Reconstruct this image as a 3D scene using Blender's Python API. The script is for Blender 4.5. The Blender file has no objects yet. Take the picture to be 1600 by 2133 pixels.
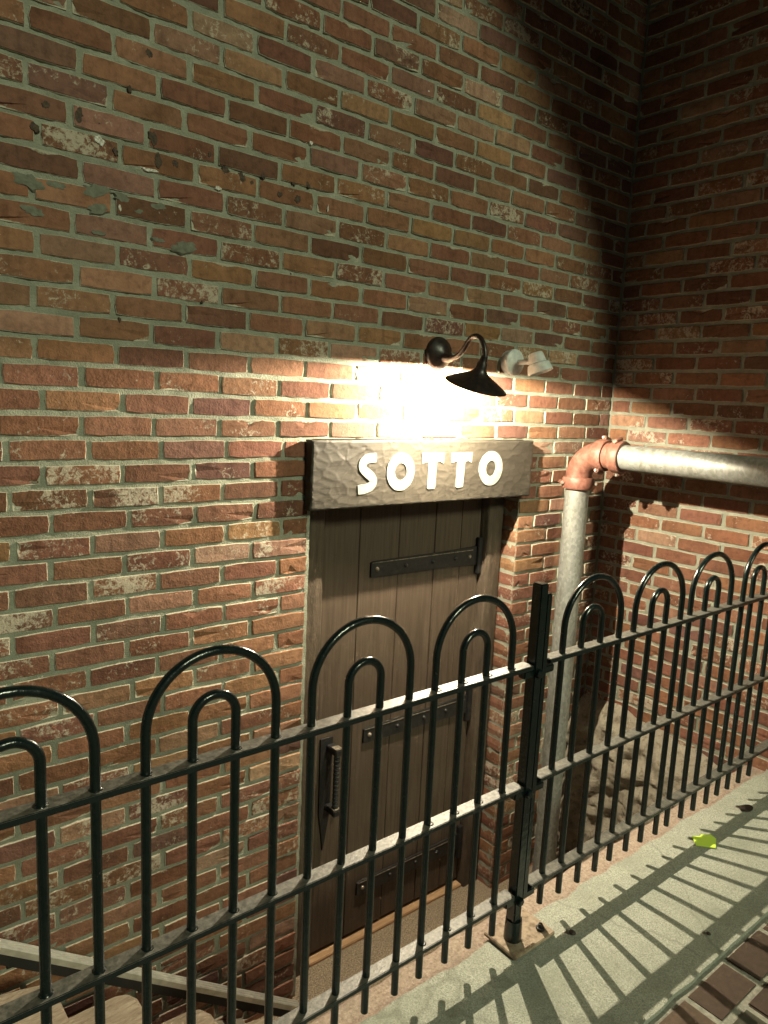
import bpy, bmesh, math, random
from mathutils import Vector, Matrix, noise

# ------------------------------------------------------------------ camera, sky, sun, exposure
scene = bpy.context.scene
COL = scene.collection
R = math.radians
CAM = Vector((-3.1244, -2.1263, 1.5))
FW = Vector((0.61828159, 0.77058439, -0.1546854))
RT = Vector((0.78366579, -0.61943777, 0.0465271))
UP = Vector((0.05996493, 0.14998851, 0.9868676))
cd = bpy.data.cameras.new('camera')
cam = bpy.data.objects.new('camera', cd)
COL.objects.link(cam)
cd.sensor_fit = 'VERTICAL'
cd.sensor_height = 36.0
cd.lens = 1488.7 / 2133 * 36
cd.clip_start = 0.05
cd.clip_end = 500
mw = Matrix((RT, UP, -FW)).transposed().to_4x4()
mw.translation = CAM
cam.matrix_world = mw
scene.camera = cam

SUN_DIR = Vector((-0.11, 1.0, -0.54)).normalized()      # the way the light travels
world = bpy.data.worlds.new('World')
scene.world = world
world.use_nodes = True
wn = world.node_tree.nodes
sky = wn.new('ShaderNodeTexSky')
sky.sky_type = 'NISHITA'
sky.sun_disc = False
sky.sun_elevation = math.asin(-SUN_DIR.z)
sky.sun_rotation = math.atan2(-SUN_DIR.x, -SUN_DIR.y)
world.node_tree.links.new(sky.outputs[0], wn['Background'].inputs[0])
wn['Background'].inputs[1].default_value = 0.004

sd = bpy.data.lights.new('sun', 'SUN')
sd.energy = 1.5
sd.angle = R(9.5)
sd.color = (0.93, 1.0, 0.66)
sun = bpy.data.objects.new('sun', sd)
COL.objects.link(sun)
sun.rotation_euler = SUN_DIR.to_track_quat('-Z', 'Y').to_euler()
sun.location = (0, -6, 6)

scene.view_settings.view_transform = 'Standard'
scene.view_settings.look = 'None'
scene.view_settings.exposure = 0.25
scene.view_settings.gamma = 1.0
scene.view_settings.use_curve_mapping = False
scene.cycles.max_bounces = 5
scene.cycles.diffuse_bounces = 2

LAMP_POWER = 185.0
LAMP_COLOR = (1.0, 0.87, 0.63)

# ------------------------------------------------------------------ helpers
rnd = random.Random(7)


class MB:
    """collects shapes for one mesh object"""

    def __init__(self):
        self.v = []
        self.f = []

    def add(self, verts, faces):
        o = len(self.v)
        self.v += [tuple(p) for p in verts]
        self.f += [tuple(i + o for i in fc) for fc in faces]
        return self

    def box(self, x0, x1, y0, y1, z0, z1, bev=0.0):
        if bev <= 0:
            vs = [(x, y, z) for x in (x0, x1) for y in (y0, y1) for z in (z0, z1)]
            fs = [(0, 1, 3, 2), (4, 6, 7, 5), (0, 4, 5, 1), (2, 3, 7, 6), (0, 2, 6, 4), (1, 5, 7, 3)]
            return self.add(vs, fs)
        bm = bmesh.new()
        bmesh.ops.create_cube(bm, size=1.0)
        for v in bm.verts:
            v.co = Vector(((x0 + x1) / 2 + v.co.x * (x1 - x0), (y0 + y1) / 2 + v.co.y * (y1 - y0),
                           (z0 + z1) / 2 + v.co.z * (z1 - z0)))
        bmesh.ops.bevel(bm, geom=list(bm.edges), offset=bev, segments=2, affect='EDGES')
        bm.verts.index_update()
        self.add([v.co for v in bm.verts], [[v.index for v in f.verts] for f in bm.faces])
        bm.free()
        return self

    def tube(self, pts, r, n=10, caps=True, ref=None):
        pts = [Vector(p) for p in pts]
        rs = r if isinstance(r, (list, tuple)) else [r] * len(pts)
        verts, faces = [], []
        prev = None
        for i, p in enumerate(pts):
            a = pts[max(0, i - 1)]
            b = pts[min(len(pts) - 1, i + 1)]
            t = (b - a).normalized()
            if prev is None:
                q = Vector((0, 0, 1)) if abs(t.z) < .9 else Vector((1, 0, 0))
                if ref is not None:
                    q = Vector(ref)
                u = (q - t * q.dot(t)).normalized()
            else:
                u = (prev - t * prev.dot(t)).normalized()
            prev = u
            w = t.cross(u)
            for k in range(n):
                an = 2 * math.pi * k / n
                verts.append(p + (u * math.cos(an) + w * math.sin(an)) * rs[i])
        for i in range(len(pts) - 1):
            for k in range(n):
                k2 = (k + 1) % n
                faces.append((i * n + k, i * n + k2, (i + 1) * n + k2, (i + 1) * n + k))
        if caps:
            faces.append(tuple(range(n - 1, -1, -1)))
            faces.append(tuple((len(pts) - 1) * n + k for k in range(n)))
        return self.add(verts, faces)

    def lathe(self, prof, origin, axis, n=32):
        """prof: list of (distance along axis, radius)"""
        axis = Vector(axis).normalized()
        q = Vector((1, 0, 0)) if abs(axis.x) < .9 else Vector((0, 0, 1))
        u = (q - axis * q.dot(axis)).normalized()
        w = axis.cross(u)
        o = Vector(origin)
        verts, faces = [], []
        for a, r in prof:
            for k in range(n):
                an = 2 * math.pi * k / n
                verts.append(o + axis * a + (u * math.cos(an) + w * math.sin(an)) * max(r, 1e-4))
        for i in range(len(prof) - 1):
            for k in range(n):
                k2 = (k + 1) % n
                faces.append((i * n + k, i * n + k2, (i + 1) * n + k2, (i + 1) * n + k))
        return self.add(verts, faces)

    def prism(self, poly, axis, a0, a1):
        """poly of 2D points; axis 'x','y','z' = extrusion axis"""
        n = len(poly)
        mk = {'x': lambda p, a: (a, p[0], p[1]), 'y': lambda p, a: (p[0], a, p[1]), 'z': lambda p, a: (p[0], p[1], a)}[axis]
        vs = [mk(p, a0) for p in poly] + [mk(p, a1) for p in poly]
        fs = [tuple(range(n)), tuple(range(2 * n - 1, n - 1, -1))]
        fs += [(i, i + n, (i + 1) % n + n, (i + 1) % n) for i in range(n)]
        return self.add(vs, fs)

    def mesh(self, name, smooth=False, angle=None):
        me = bpy.data.meshes.new(name)
        me.from_pydata(self.v, [], self.f)
        bm = bmesh.new()
        bm.from_mesh(me)
        bmesh.ops.recalc_face_normals(bm, faces=list(bm.faces))
        bm.to_mesh(me)
        bm.free()
        if smooth:
            me.polygons.foreach_set('use_smooth', [True] * len(me.polygons))
            if angle is not None:
                try:
                    me.set_sharp_from_angle(angle=R(angle))
                except Exception:
                    pass
        return me

    def build(self, name, material, parent=None, smooth=False, angle=40):
        me = self.mesh(name, smooth, angle)
        return obj(name, me, material, parent)


def obj(name, me, material=None, parent=None):
    o = bpy.data.objects.new(name, me)
    COL.objects.link(o)
    if material is not None and len(me.materials) == 0:
        me.materials.append(material)
    if parent is not None:
        o.parent = parent
        o.matrix_parent_inverse = Matrix.Translation(-parent.location) if parent.type == 'EMPTY' else Matrix()
    return o


def tag(o, label, cat, group=None):
    o['label'] = label
    o['category'] = cat
    if group:
        o['group'] = group
    return o


def thing(name, label, cat, loc=(0, 0, 0), group=None):
    o = bpy.data.objects.new(name, None)
    o.empty_display_size = 0.1
    COL.objects.link(o)
    o.location = loc
    return tag(o, label, cat, group)


def struct(o):
    o['kind'] = 'structure'
    return o


# ------------------------------------------------------------------ materials
class NT:
    def __init__(self, name):
        self.m = bpy.data.materials.new(name)
        self.m.use_nodes = True
        self.n = self.m.node_tree.nodes
        self.l = self.m.node_tree.links
        self.b = self.n['Principled BSDF']

    def node(self, t, **kw):
        x = self.n.new(t)
        for k, v in kw.items():
            setattr(x, k, v)
        return x

    def link(self, a, b):
        self.l.new(a, b)

    def pos(self):
        return self.node('ShaderNodeNewGeometry').outputs['Position']

    def noise(self, scale, detail=4, rough=.55, vec=None, dist=0.0):
        x = self.node('ShaderNodeTexNoise')
        x.inputs['Scale'].default_value = scale
        x.inputs['Detail'].default_value = detail
        x.inputs['Roughness'].default_value = rough
        x.inputs['Distortion'].default_value = dist
        self.link(vec if vec is not None else self.pos(), x.inputs['Vector'])
        return x.outputs['Fac']

    def scaled(self, sx, sy, sz):
        m = self.node('ShaderNodeMapping')
        m.inputs['Scale'].default_value = (sx, sy, sz)
        self.link(self.pos(), m.inputs['Vector'])
        return m.outputs[0]

    def ramp(self, fac, stops):
        x = self.node('ShaderNodeValToRGB')
        e = x.color_ramp.elements
        while len(e) < len(stops):
            e.new(0.5)
        for i, (p, c) in enumerate(stops):
            e[i].position = p
            e[i].color = c if len(c) == 4 else (*c, 1)
        self.link(fac, x.inputs[0])
        return x.outputs[0]

    def rangev(self, fac, a, b, c, d):
        x = self.node('ShaderNodeMapRange')
        for i, v in enumerate((a, b, c, d)):
            x.inputs[i + 1].default_value = v
        self.link(fac, x.inputs[0])
        return x.outputs[0]

    def math(self, op, a, b=None):
        x = self.node('ShaderNodeMath', operation=op)
        for i, v in enumerate((a, b)):
            if v is None:
                continue
            if isinstance(v, (int, float)):
                x.inputs[i].default_value = v
            else:
                self.link(v, x.inputs[i])
        return x.outputs[0]

    def mix(self, fac, a, b, mode='MIX'):
        x = self.node('ShaderNodeMix', data_type='RGBA', blend_type=mode)
        for i, v in ((0, fac), (6, a), (7, b)):
            if isinstance(v, (int, float)):
                x.inputs[i].default_value = v
            elif isinstance(v, tuple):
                x.inputs[i].default_value = (*v, 1) if len(v) == 3 else v
            else:
                self.link(v, x.inputs[i])
        return x.outputs[2]

    def bump(self, h, strength=.5, dist=.01, prev=None):
        x = self.node('ShaderNodeBump')
        x.inputs['Strength'].default_value = strength
        x.inputs['Distance'].default_value = dist
        self.link(h, x.inputs['Height'])
        if prev is not None:
            self.link(prev, x.inputs['Normal'])
        return x.outputs[0]

    def done(self, color=None, rough=None, metal=None, normal=None, spec=None, coat=None):
        b = self.b
        for key, v in (('Base Color', color), ('Roughness', rough), ('Metallic', metal), ('Normal', normal),
                       ('Specular IOR Level', spec), ('Coat Weight', coat)):
            if v is None:
                continue
            if isinstance(v, (int, float)):
                b.inputs[key].default_value = v
            elif isinstance(v, tuple):
                b.inputs[key].default_value = (*v, 1)
            else:
                self.link(v, b.inputs[key])
        return self.m


MORTAR_C = (0.41, 0.40, 0.325)


def brick_material(name, stuff):
    t = NT(name)
    if stuff:
        a = t.node('ShaderNodeAttribute', attribute_name='Col')
        colr, alpha = a.outputs['Color'], a.outputs['Alpha']
    else:
        a = t.node('ShaderNodeObjectInfo')
        colr, alpha = a.outputs['Color'], a.outputs['Alpha']
    edge = t.node('ShaderNodeAttribute', attribute_name='edge').outputs['Fac']
    n1 = t.noise(36, 3, .68)
    n2 = t.noise(9, 2)
    n3 = t.noise(160, 2, .7)
    c = t.mix(1.0, colr, t.ramp(n1, [(.25, (.62, .60, .58)), (.5, (1, 1, 1)), (.78, (1.3, 1.26, 1.2))]), 'MULTIPLY')
    c = t.mix(t.rangev(n2, .5, .72, 0, .6), c, t.mix(1.0, c, (.55, .50, .47), 'MULTIPLY'))
    # vertical streaks of grime
    st = t.noise(1.0, 1, .6, t.scaled(38, 38, 1.3))
    c = t.mix(t.rangev(st, .55, .72, 0, .4), c, t.mix(1.0, c, (.58, .55, .52), 'MULTIPLY'))
    big = t.noise(1.4, 2, .6)
    c = t.mix(1.0, c, t.ramp(big, [(.3, (.72, .70, .66)), (.55, (1, 1, 1)), (.75, (1.12, 1.1, 1.05))]), 'MULTIPLY')
    # lime bloom and old white paint, amount differs per brick
    bl = t.noise(60, 4, .78, dist=.5)
    bsum = t.math('ADD', t.math('MULTIPLY', bl, .8), t.math('MULTIPLY', n2, .6))
    thr = t.math('SUBTRACT', .965, t.math('MULTIPLY', alpha, .36))
    bm_ = t.rangev(t.math('SUBTRACT', bsum, thr), 0.0, .10, 0, .75)
    c = t.mix(bm_, c, (.47, .42, .34))
    # mortar smeared over the arrises
    en = t.math('ADD', edge, t.math('MULTIPLY', t.noise(75, 2, .7), 1.1))
    em = t.rangev(en, .98, 1.28, 0, .9)
    c = t.mix(em, c, MORTAR_C)
    hsum = t.math('ADD', n1, t.math('MULTIPLY', n3, .4))
    nb = t.bump(hsum, .6, .005)
    return t.done(c, .92, None, nb, .2)


M = {}
M['brick'] = brick_material('brick_clay', False)
M['brick_stuff'] = brick_material('brick_clay_far', True)

t = NT('mortar')
c = t.ramp(t.noise(14, 4, .7), [(.25, (.19, .20, .155)), (.55, (.28, .288, .232)), (.8, (.41, .405, .335))])
c = t.mix(t.rangev(t.noise(3, 3), .5, .7, 0, .35), c, (.205, .225, .19))
M['mortar'] = t.done(c, .95, None, t.bump(t.noise(170, 3, .75), .8, .006), .15)

t = NT('concrete_slab')
n = t.noise(260, 3, .7)
c = t.ramp(n, [(.30, (.15, .157, .13)), (.45, (.30, .315, .27)), (.6, (.40, .415, .36)), (.75, (.57, .58, .52))])
c = t.mix(t.rangev(t.noise(5, 5, .65), .45, .68, 0, .55), c, (.22, .235, .19))
cv = t.node('ShaderNodeTexVoronoi', feature='DISTANCE_TO_EDGE')
cv.inputs['Scale'].default_value = 1.1
wv = t.node('ShaderNodeVectorMath', operation='MULTIPLY_ADD')
wn_ = t.node('ShaderNodeTexNoise')
wn_.inputs['Scale'].default_value = 7
t.link(t.pos(), wn_.inputs['Vector'])
t.link(wn_.outputs['Color'], wv.inputs[0])
wv.inputs[1].default_value = (.12, .12, .12)
t.link(t.pos(), wv.inputs[2])
t.link(wv.outputs[0], cv.inputs['Vector'])
c = t.mix(t.rangev(cv.outputs['Distance'], .0, .006, .4, 0), c, (.12, .125, .10))
M['slab'] = t.done(c, .9, None, t.bump(n, .5, .004), .2)

t = NT('pink_kerb_stone')
n = t.noise(120, 5, .7)
c = t.ramp(n, [(.3, (.20, .15, .115)), (.55, (.38, .30, .245)), (.75, (.52, .44, .37))])
c = t.mix(t.rangev(t.noise(9, 4), .5, .75, 0, .5), c, (.24, .21, .17))
M['kerb'] = t.done(c, .9, None, t.bump(t.noise(60, 6, .7), .7, .008), .2)

t = NT('pebbled_landing')
v = t.node('ShaderNodeTexVoronoi')
v.inputs['Scale'].default_value = 150
t.link(t.pos(), v.inputs['Vector'])
c = t.ramp(t.noise(170, 2), [(.3, (.07, .055, .04)), (.5, (.21, .165, .115)), (.7, (.36, .29, .21))])
c = t.mix(t.rangev(t.noise(5, 4), .45, .65, 0, .5), c, (.16, .125, .09))
M['landing'] = t.done(c, .85, None, t.bump(v.outputs['Distance'], -.6, .004), .25)

t = NT('cut_step_stone')
n = t.noise(1.0, 6, .65, t.scaled(14, 60, 14), .8)
c = t.ramp(n, [(.25, (.17, .13, .09)), (.5, (.34, .28, .21)), (.72, (.47, .40, .31))])
c = t.mix(t.rangev(t.noise(4, 4), .5, .75, 0, .4), c, (.24, .20, .15))
M['step'] = t.done(c, .88, None, t.bump(t.noise(1.0, 6, .7, t.scaled(30, 90, 30)), .8, .01), .2)

t = NT('parged_rubble')
n = t.noise(9, 7, .7)
c = t.ramp(n, [(.25, (.20, .17, .125)), (.42, (.38, .335, .265)), (.65, (.50, .46, .37)), (.85, (.58, .54, .45))])
c = t.mix(t.rangev(t.noise(32, 5, .75), .52, .62, 0, .6), c, (.16, .13, .09))
M['rubble'] = t.done(c, .95, None, t.bump(t.noise(40, 7, .75), 1.0, .02), .15)

t = NT('brown_paint_wood')
n = t.noise(1.0, 6, .65, t.scaled(70, 70, 3.0))
c = t.ramp(n, [(.28, (.044, .030, .021)), (.5, (.064, .045, .032)), (.75, (.088, .064, .047))])
c = t.mix(t.rangev(t.noise(1.0, 4, .6, t.scaled(24, 24, 2.2)), .55, .8, 0, .4), c, (.045, .032, .024))
M['door'] = t.done(c, .62, None, t.bump(n, .45, .004), .3)

t = NT('brown_frame_wood')
n = t.noise(1.0, 6, .7, t.scaled(45, 45, 5))
c = t.ramp(n, [(.28, (.036, .026, .018)), (.5, (.066, .048, .034)), (.78, (.105, .080, .058))])
M['frame'] = t.done(c, .6, None, t.bump(t.noise(1.0, 6, .7, t.scaled(60, 60, 22)), .9, .008), .35)

t = NT('carved_beam_wood')
n = t.noise(1.0, 5, .65, t.scaled(6, 40, 60), .3)
c = t.ramp(n, [(.3, (.024, .020, .0155)), (.5, (.034, .029, .0225)), (.75, (.046, .040, .031))])
M['beam'] = t.done(c, .58, None, t.bump(n, .35, .003), .3)

t = NT('white_letter_paint')
c = t.ramp(t.noise(60, 4), [(.3, (.20, .192, .155)), (.6, (.29, .28, .235))])
M['letter'] = t.done(c, .6, None, t.bump(t.noise(120, 3), .2, .002))

t = NT('black_gloss_iron')
c = t.ramp(t.noise(60, 5, .7), [(.35, (.004, .009, .009)), (.7, (.008, .015, .0145)), (.85, (.020, .024, .021))])
rust = t.rangev(t.noise(38, 5, .75), .66, .74, 0, .85)
c = t.mix(rust, c, (.050, .026, .014))
rg = t.math('ADD', t.rangev(t.noise(45, 5), .3, .75, .12, .30), t.math('MULTIPLY', rust, .4))
M['fence'] = t.done(c, rg, 0.0, t.bump(t.noise(55, 4), .34, .004), .6)

t = NT('lit_top_rail_paint')
up = t.node('ShaderNodeSeparateXYZ')
t.link(t.node('ShaderNodeNewGeometry').outputs['Normal'], up.inputs[0])
lit_top = t.math('MULTIPLY', t.rangev(up.outputs[2], .6, .95, 0, 1), t.rangev(t.noise(70, 6, .75), .30, .58, .25, 1))  # upward faces painted paler, standing in for lamplight on the rails
c = t.mix(lit_top, (.011, .017, .017), t.ramp(t.noise(110, 4), [(.3, (.07, .07, .06)), (.7, (.17, .165, .145))]))
M['rail'] = t.done(c, t.rangev(lit_top, 0, 1, .22, .42), 0.0, t.bump(t.noise(120, 5, .7), .35, .003), .5)

t = NT('black_lamp_enamel')
c = t.ramp(t.noise(70, 4), [(.4, (.010, .008, .008)), (.75, (.035, .022, .018))])
M['lampblack'] = t.done(c, .38, 0.0, t.bump(t.noise(120, 4), .25, .002), .5)

t = NT('white_shade_lining')
M['lining'] = t.done((.35, .33, .30), .5)

t = NT('black_forged_iron')
M['iron'] = t.done(t.ramp(t.noise(50, 4), [(.4, (.005, .005, .006)), (.75, (.016, .014, .013))]), .55, 0.0,
                   t.bump(t.noise(80, 4), .4, .003), .5)

t = NT('pale_iron_edge')
M['iron_edge'] = t.done(t.ramp(t.noise(90, 4), [(.4, (.10, .085, .065)), (.7, (.35, .30, .24))]), .45, .4)

t = NT('galvanised_steel')
v = t.node('ShaderNodeTexVoronoi')
v.inputs['Scale'].default_value = 95
t.link(t.scaled(1, 1, .7), v.inputs['Vector'])
sp = t.ramp(v.outputs['Color'], [(.1, (.24, .252, .238)), (.9, (.36, .375, .355))])
n = t.noise(1.0, 5, .65, t.scaled(20, 20, 5))
c = t.mix(1.0, sp, t.ramp(n, [(.3, (.66, .64, .58)), (.55, (1, 1, 1))]), 'MULTIPLY')
M['galv'] = t.done(c, t.rangev(n, .3, .7, .62, .44), .45, t.bump(t.noise(160, 4), .12, .002), .5)

t = NT('orange_primer')
n = t.noise(40, 5, .6)
c = t.ramp(n, [(.3, (.12, .050, .036)), (.5, (.185, .080, .058)), (.70, (.24, .125, .096)), (.85, (.31, .22, .18))])
M['primer'] = t.done(c, .5, 0, t.bump(t.noise(100, 4), .3, .003), .4)

t = NT('weathered_white_metal')
c = t.ramp(t.noise(40, 4), [(.3, (.42, .46, .47)), (.7, (.66, .68, .66))])
M['whitemetal'] = t.done(c, .45)

t = NT('zinc_bolt')
M['zinc'] = t.done((.5, .46, .40), .38, .7)

t = NT('ribbed_aluminium')
M['alu'] = t.done(t.ramp(t.noise(30, 3), [(.3, (.42, .42, .38)), (.7, (.60, .60, .54))]), .42, .55, None, .5)

t = NT('black_rail_shade')
M['rail_shade'] = t.done((.012, .012, .012), .7)

t = NT('tan_base_plate')
c = t.ramp(t.noise(45, 6, .7), [(.3, (.10, .065, .04)), (.5, (.30, .23, .165)), (.75, (.42, .34, .26))])
M['plate'] = t.done(c, .7, .1, t.bump(t.noise(90, 5), .5, .004))

t = NT('fluorescent_paper')
M['paper'] = t.done((.62, .86, .10), .7)

t = NT('dead_leaf')
M['leaf'] = t.done((.035, .022, .018), .7)

t = NT('dark_glue')
M['glue'] = t.done(t.ramp(t.noise(130, 4), [(.35, (.030, .022, .016)), (.7, (.085, .055, .036))]), .85, None,
                   t.bump(t.noise(200, 3), .6, .003))
t = NT('grey_green_filler')
M['filler'] = t.done(t.ramp(t.noise(60, 4), [(.3, (.10, .105, .08)), (.7, (.17, .175, .135))]), .9, None,
                     t.bump(t.noise(150, 3), .5, .003))
t = NT('white_fleck')
M['fleck'] = t.done(t.ramp(t.noise(180, 4), [(.35, (.28, .25, .21)), (.6, (.68, .67, .63))]), .85)

t = NT('bare_timber')
M['timber'] = t.done(t.ramp(t.noise(1, 4, .6, t.scaled(6, 60, 60)), [(.3, (.28, .16, .08)), (.7, (.45, .29, .16))]), .7)

t = NT('paver_clay')
oi = t.node('ShaderNodeObjectInfo')
n = t.noise(45, 6, .7)
c = t.mix(1.0, oi.outputs['Color'], t.ramp(n, [(.25, (.6, .6, .58)), (.55, (1, 1, 1)), (.8, (1.3, 1.28, 1.2))]), 'MULTIPLY')
M['paver'] = t.done(c, .72, None, t.bump(n, .5, .004), .35)

t = NT('paver_bed_mortar')
M['bed'] = t.done(t.ramp(t.noise(60, 5, .7), [(.3, (.16, .16, .13)), (.7, (.36, .355, .30))]), .95, None,
                  t.bump(t.noise(120, 5), .6, .006))

t = NT('street_paving')
bt = t.node('ShaderNodeTexBrick')
bt.inputs['Scale'].default_value = 1.0
bt.inputs['Brick Width'].default_value = .21
bt.inputs['Row Height'].default_value = .105
bt.inputs['Mortar Size'].default_value = .006
bt.inputs['Color1'].default_value = (.11, .075, .05, 1)
bt.inputs['Color2'].default_value = (.075, .07, .045, 1)
bt.inputs['Mortar'].default_value = (.3, .3, .25, 1)
t.link(t.pos(), bt.inputs['Vector'])
M['street'] = t.done(bt.outputs['Color'], .85, None, t.bump(bt.outputs['Fac'], -.4, .006))

t = NT('dark_blocker_boards')
M['blocker_board'] = t.done(t.ramp(t.noise(1, 4, .6, t.scaled(4, 40, 40)), [(.3, (.020, .015, .012)), (.7, (.045, .034, .026))]), .8)

t = NT('retaining_stone')
M['retain'] = t.done(t.ramp(t.noise(7, 6, .7), [(.3, (.15, .13, .10)), (.7, (.32, .29, .23))]), .95, None,
                     t.bump(t.noise(30, 6, .7), .8, .02))


# ------------------------------------------------------------------ brick walls
COURSE = 0.0685
PITCH = 0.2125
JOINT = 0.0112
BH = COURSE - JOINT
ZJ = 0.735 - JOINT / 2          # underside of course 0 (a bed joint's middle lies at 0.735)
OPEN_L, OPEN_R, OPEN_T = -1.765, -0.632, 0.735 + 9 * COURSE
FLOOR = -0.87


def brick_geo(L, h, D, r, chip=0.0, depth_full=False):
    """front of a brick: local x along wall, z up, -y outwards; origin at the lower left of its face"""
    per = []
    nb = 4 if L > .12 else 3
    for i in range(nb + 1):
        per.append((L * i / nb, 0))
    per.append((L, h / 2))
    for i in range(nb, -1, -1):
        per.append((L * i / nb, h))
    per.append((0, h / 2))
    n = len(per)
    cx, cz = L / 2, h / 2
    j = lambda a: r.uniform(-a, a)
    verts, edge = [], []
    front = []
    for i, (x, z) in enumerate(per):
        corner = (x in (0, L)) and (z in (0, h))
        k = .0022 if corner else 0
        sx = (1 if x < cx else -1) if (x in (0, L)) else 0
        sz = (1 if z < cz else -1) if (z in (0, h)) else 0
        ox, oz = x + sx * k + (j(.002) if sx == 0 else j(.0018)), z + sz * k + j(.0013)
        front.append((ox, oz, sx, sz, corner))
    for x, z, sx, sz, cn in front:                    # ring at the back
        verts.append((x, D, z))
        edge.append(1.0 if D < .05 else .1)
    for x, z, sx, sz, cn in front:                    # arris
        verts.append((x + sx * .0005, .0036 + j(.0009), z + sz * .0005))
        edge.append(1.0 if D < .05 else .45)
    ci = r.randrange(n)
    for i, (x, z, sx, sz, cn) in enumerate(front):    # rim of the face
        ins = .0030 + j(.0010)
        cut = chip if i == ci else 0
        verts.append((x + sx * (ins + cut), j(.0009) + (.006 if cut > 0 else 0), z + sz * (ins + cut * .6)))
        edge.append(.22)
    verts.append((cx + j(.02), j(.0012) - .0006, cz + j(.006)))
    edge.append(0.0)
    faces = []
    for a in (0, 1):
        for i in range(n):
            i2 = (i + 1) % n
            faces.append((a * n + i, a * n + i2, (a + 1) * n + i2, (a + 1) * n + i))
    for i in range(n):
        faces.append((2 * n + i, 2 * n + (i + 1) % n, 3 * n))
    return verts, faces, edge


BG = {}
BMESH = {}


def brick_var(kind, k):
    key = (kind, k)
    if key not in BG:
        r = random.Random(hash(kind) % 1000 if False else {'full': 11, 'half': 23, 'jfull': 31, 'jhalf': 47}[kind] * 100 + k)
        L = PITCH - JOINT if 'full' in kind else PITCH / 2 - JOINT
        D = .10 if kind[0] == 'j' else .016
        BG[key] = brick_geo(L, BH, D, r, r.choice((0, 0, 0, 0, .007, .011, .018))) + (L,)
    return BG[key]


def brick_mesh(kind, k):
    key = (kind, k)
    if key not in BMESH:
        v, f, e, L = brick_var(kind, k)
        me = bpy.data.meshes.new('brick')
        me.from_pydata(v, [], f)
        a = me.attributes.new('edge', 'FLOAT', 'POINT')
        a.data.foreach_set('value', e)
        me.materials.append(M['brick'])
        BMESH[key] = me
    return BMESH[key]


PAL = [((.198, .098, .060), 32), ((.176, .085, .054), 24), ((.220, .112, .066), 18), ((.245, .132, .074), 10),
       ((.145, .072, .049), 8), ((.275, .162, .098), 4), ((.30, .19, .13), 3), ((.155, .084, .062), 4), ((.222, .125, .085), 6)]


def brick_colour(r):
    tot = sum(w for _, w in PAL)
    x = r.uniform(0, tot)
    for c, w in PAL:
        x -= w
        if x <= 0:
            break
    g = r.uniform(.86, 1.14)
    bloom = r.choice((.0, .05, .1, .2, .3, .4, .5, .62, .75)) + r.uniform(-.05, .05)
    return (c[0] * g, c[1] * g * r.uniform(.90, 1.04), c[2] * g * r.uniform(.92, 1.12), max(0, bloom))


def px(P):
    d = Vector(P) - CAM
    z = d.dot(FW)
    if z < .05:
        return None
    return (800 + 1488.7 * d.dot(RT) / z, 1066.5 - 1488.7 * d.dot(UP) / z, z)


class BrickPlan:
    def __init__(self):
        self.items = []      # (kind, variant, wall-u, z, length, colour, tilt)

    def put(self, u0, u1, z, r, jamb=False):
        L = u1 - u0
        if L < .022:
            return
        kind = ('j' if jamb else '') + ('full' if L > .13 else 'half')
        self.items.append((kind, r.randrange(5 if jamb else 22), u0, z + r.uniform(-.0018, .0018) + (0 if jamb else .0045 * noise.noise((u0 * 1.6, z * 2.2, 3.3))), L,
                           brick_colour(r), r.uniform(-.008, .008), r.uniform(-.0022, .0022)))


def wall_bricks(plan, rotz, origin, parent, bmax=300):
    rot = Matrix.Rotation(rotz, 4, 'Z')
    scored = []
    for it in plan.items:
        kind, k, u0, z, L, colr, tilt, off = it
        base = brick_var(kind, k)[3]
        m = Matrix.Translation(origin) @ rot @ Matrix.Translation((u0, off, z)) @ Matrix.Rotation(tilt * .6, 4, 'Y') \
            @ Matrix.Rotation(tilt * .5, 4, 'Z') @ Matrix.Diagonal((L / base, 1, 1, 1))
        c4 = [px(m @ Vector(q)) for q in ((0, 0, 0), (base, 0, 0), (base, 0, BH), (0, 0, BH))]
        area = 0
        if all(c4):
            cxx = sum(q[0] for q in c4) / 4
            cyy = sum(q[1] for q in c4) / 4
            if -60 < cxx < 1660 and -30 < cyy < 2160:
                for i in range(4):
                    a, b = c4[i], c4[(i + 1) % 4]
                    area += a[0] * b[1] - b[0] * a[1]
                area = abs(area)
        scored.append((area, it, m))
    scored.sort(key=lambda s: -s[0])
    sv, sf, se, sc = [], [], [], []
    for i, (area, it, m) in enumerate(scored):
        if i < bmax and area > 0:
            o = bpy.data.objects.new('brick', brick_mesh(it[0], it[1]))
            COL.objects.link(o)
            o.matrix_world = m
            o.parent = parent
            o.matrix_parent_inverse = Matrix.Translation(-parent.location)
            o.color = it[5]
        else:
            v, f, e, L = brick_var(it[0], it[1])
            b = len(sv)
            sv += [tuple(m @ Vector(p)) for p in v]
            sf += [tuple(q + b for q in fc) for fc in f]
            se += e
            sc += [it[5]] * len(v)
    if sv:
        me = bpy.data.meshes.new('distant_bricks')
        me.from_pydata(sv, [], sf)
        me.attributes.new('edge', 'FLOAT', 'POINT').data.foreach_set('value', se)
        me.attributes.new('Col', 'FLOAT_COLOR', 'POINT').data.foreach_set('color', [x for c_ in sc for x in c_])
        me.materials.append(M['brick_stuff'])
        o = obj('distant_bricks', me, None, parent)
        o['kind'] = 'stuff'


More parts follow.
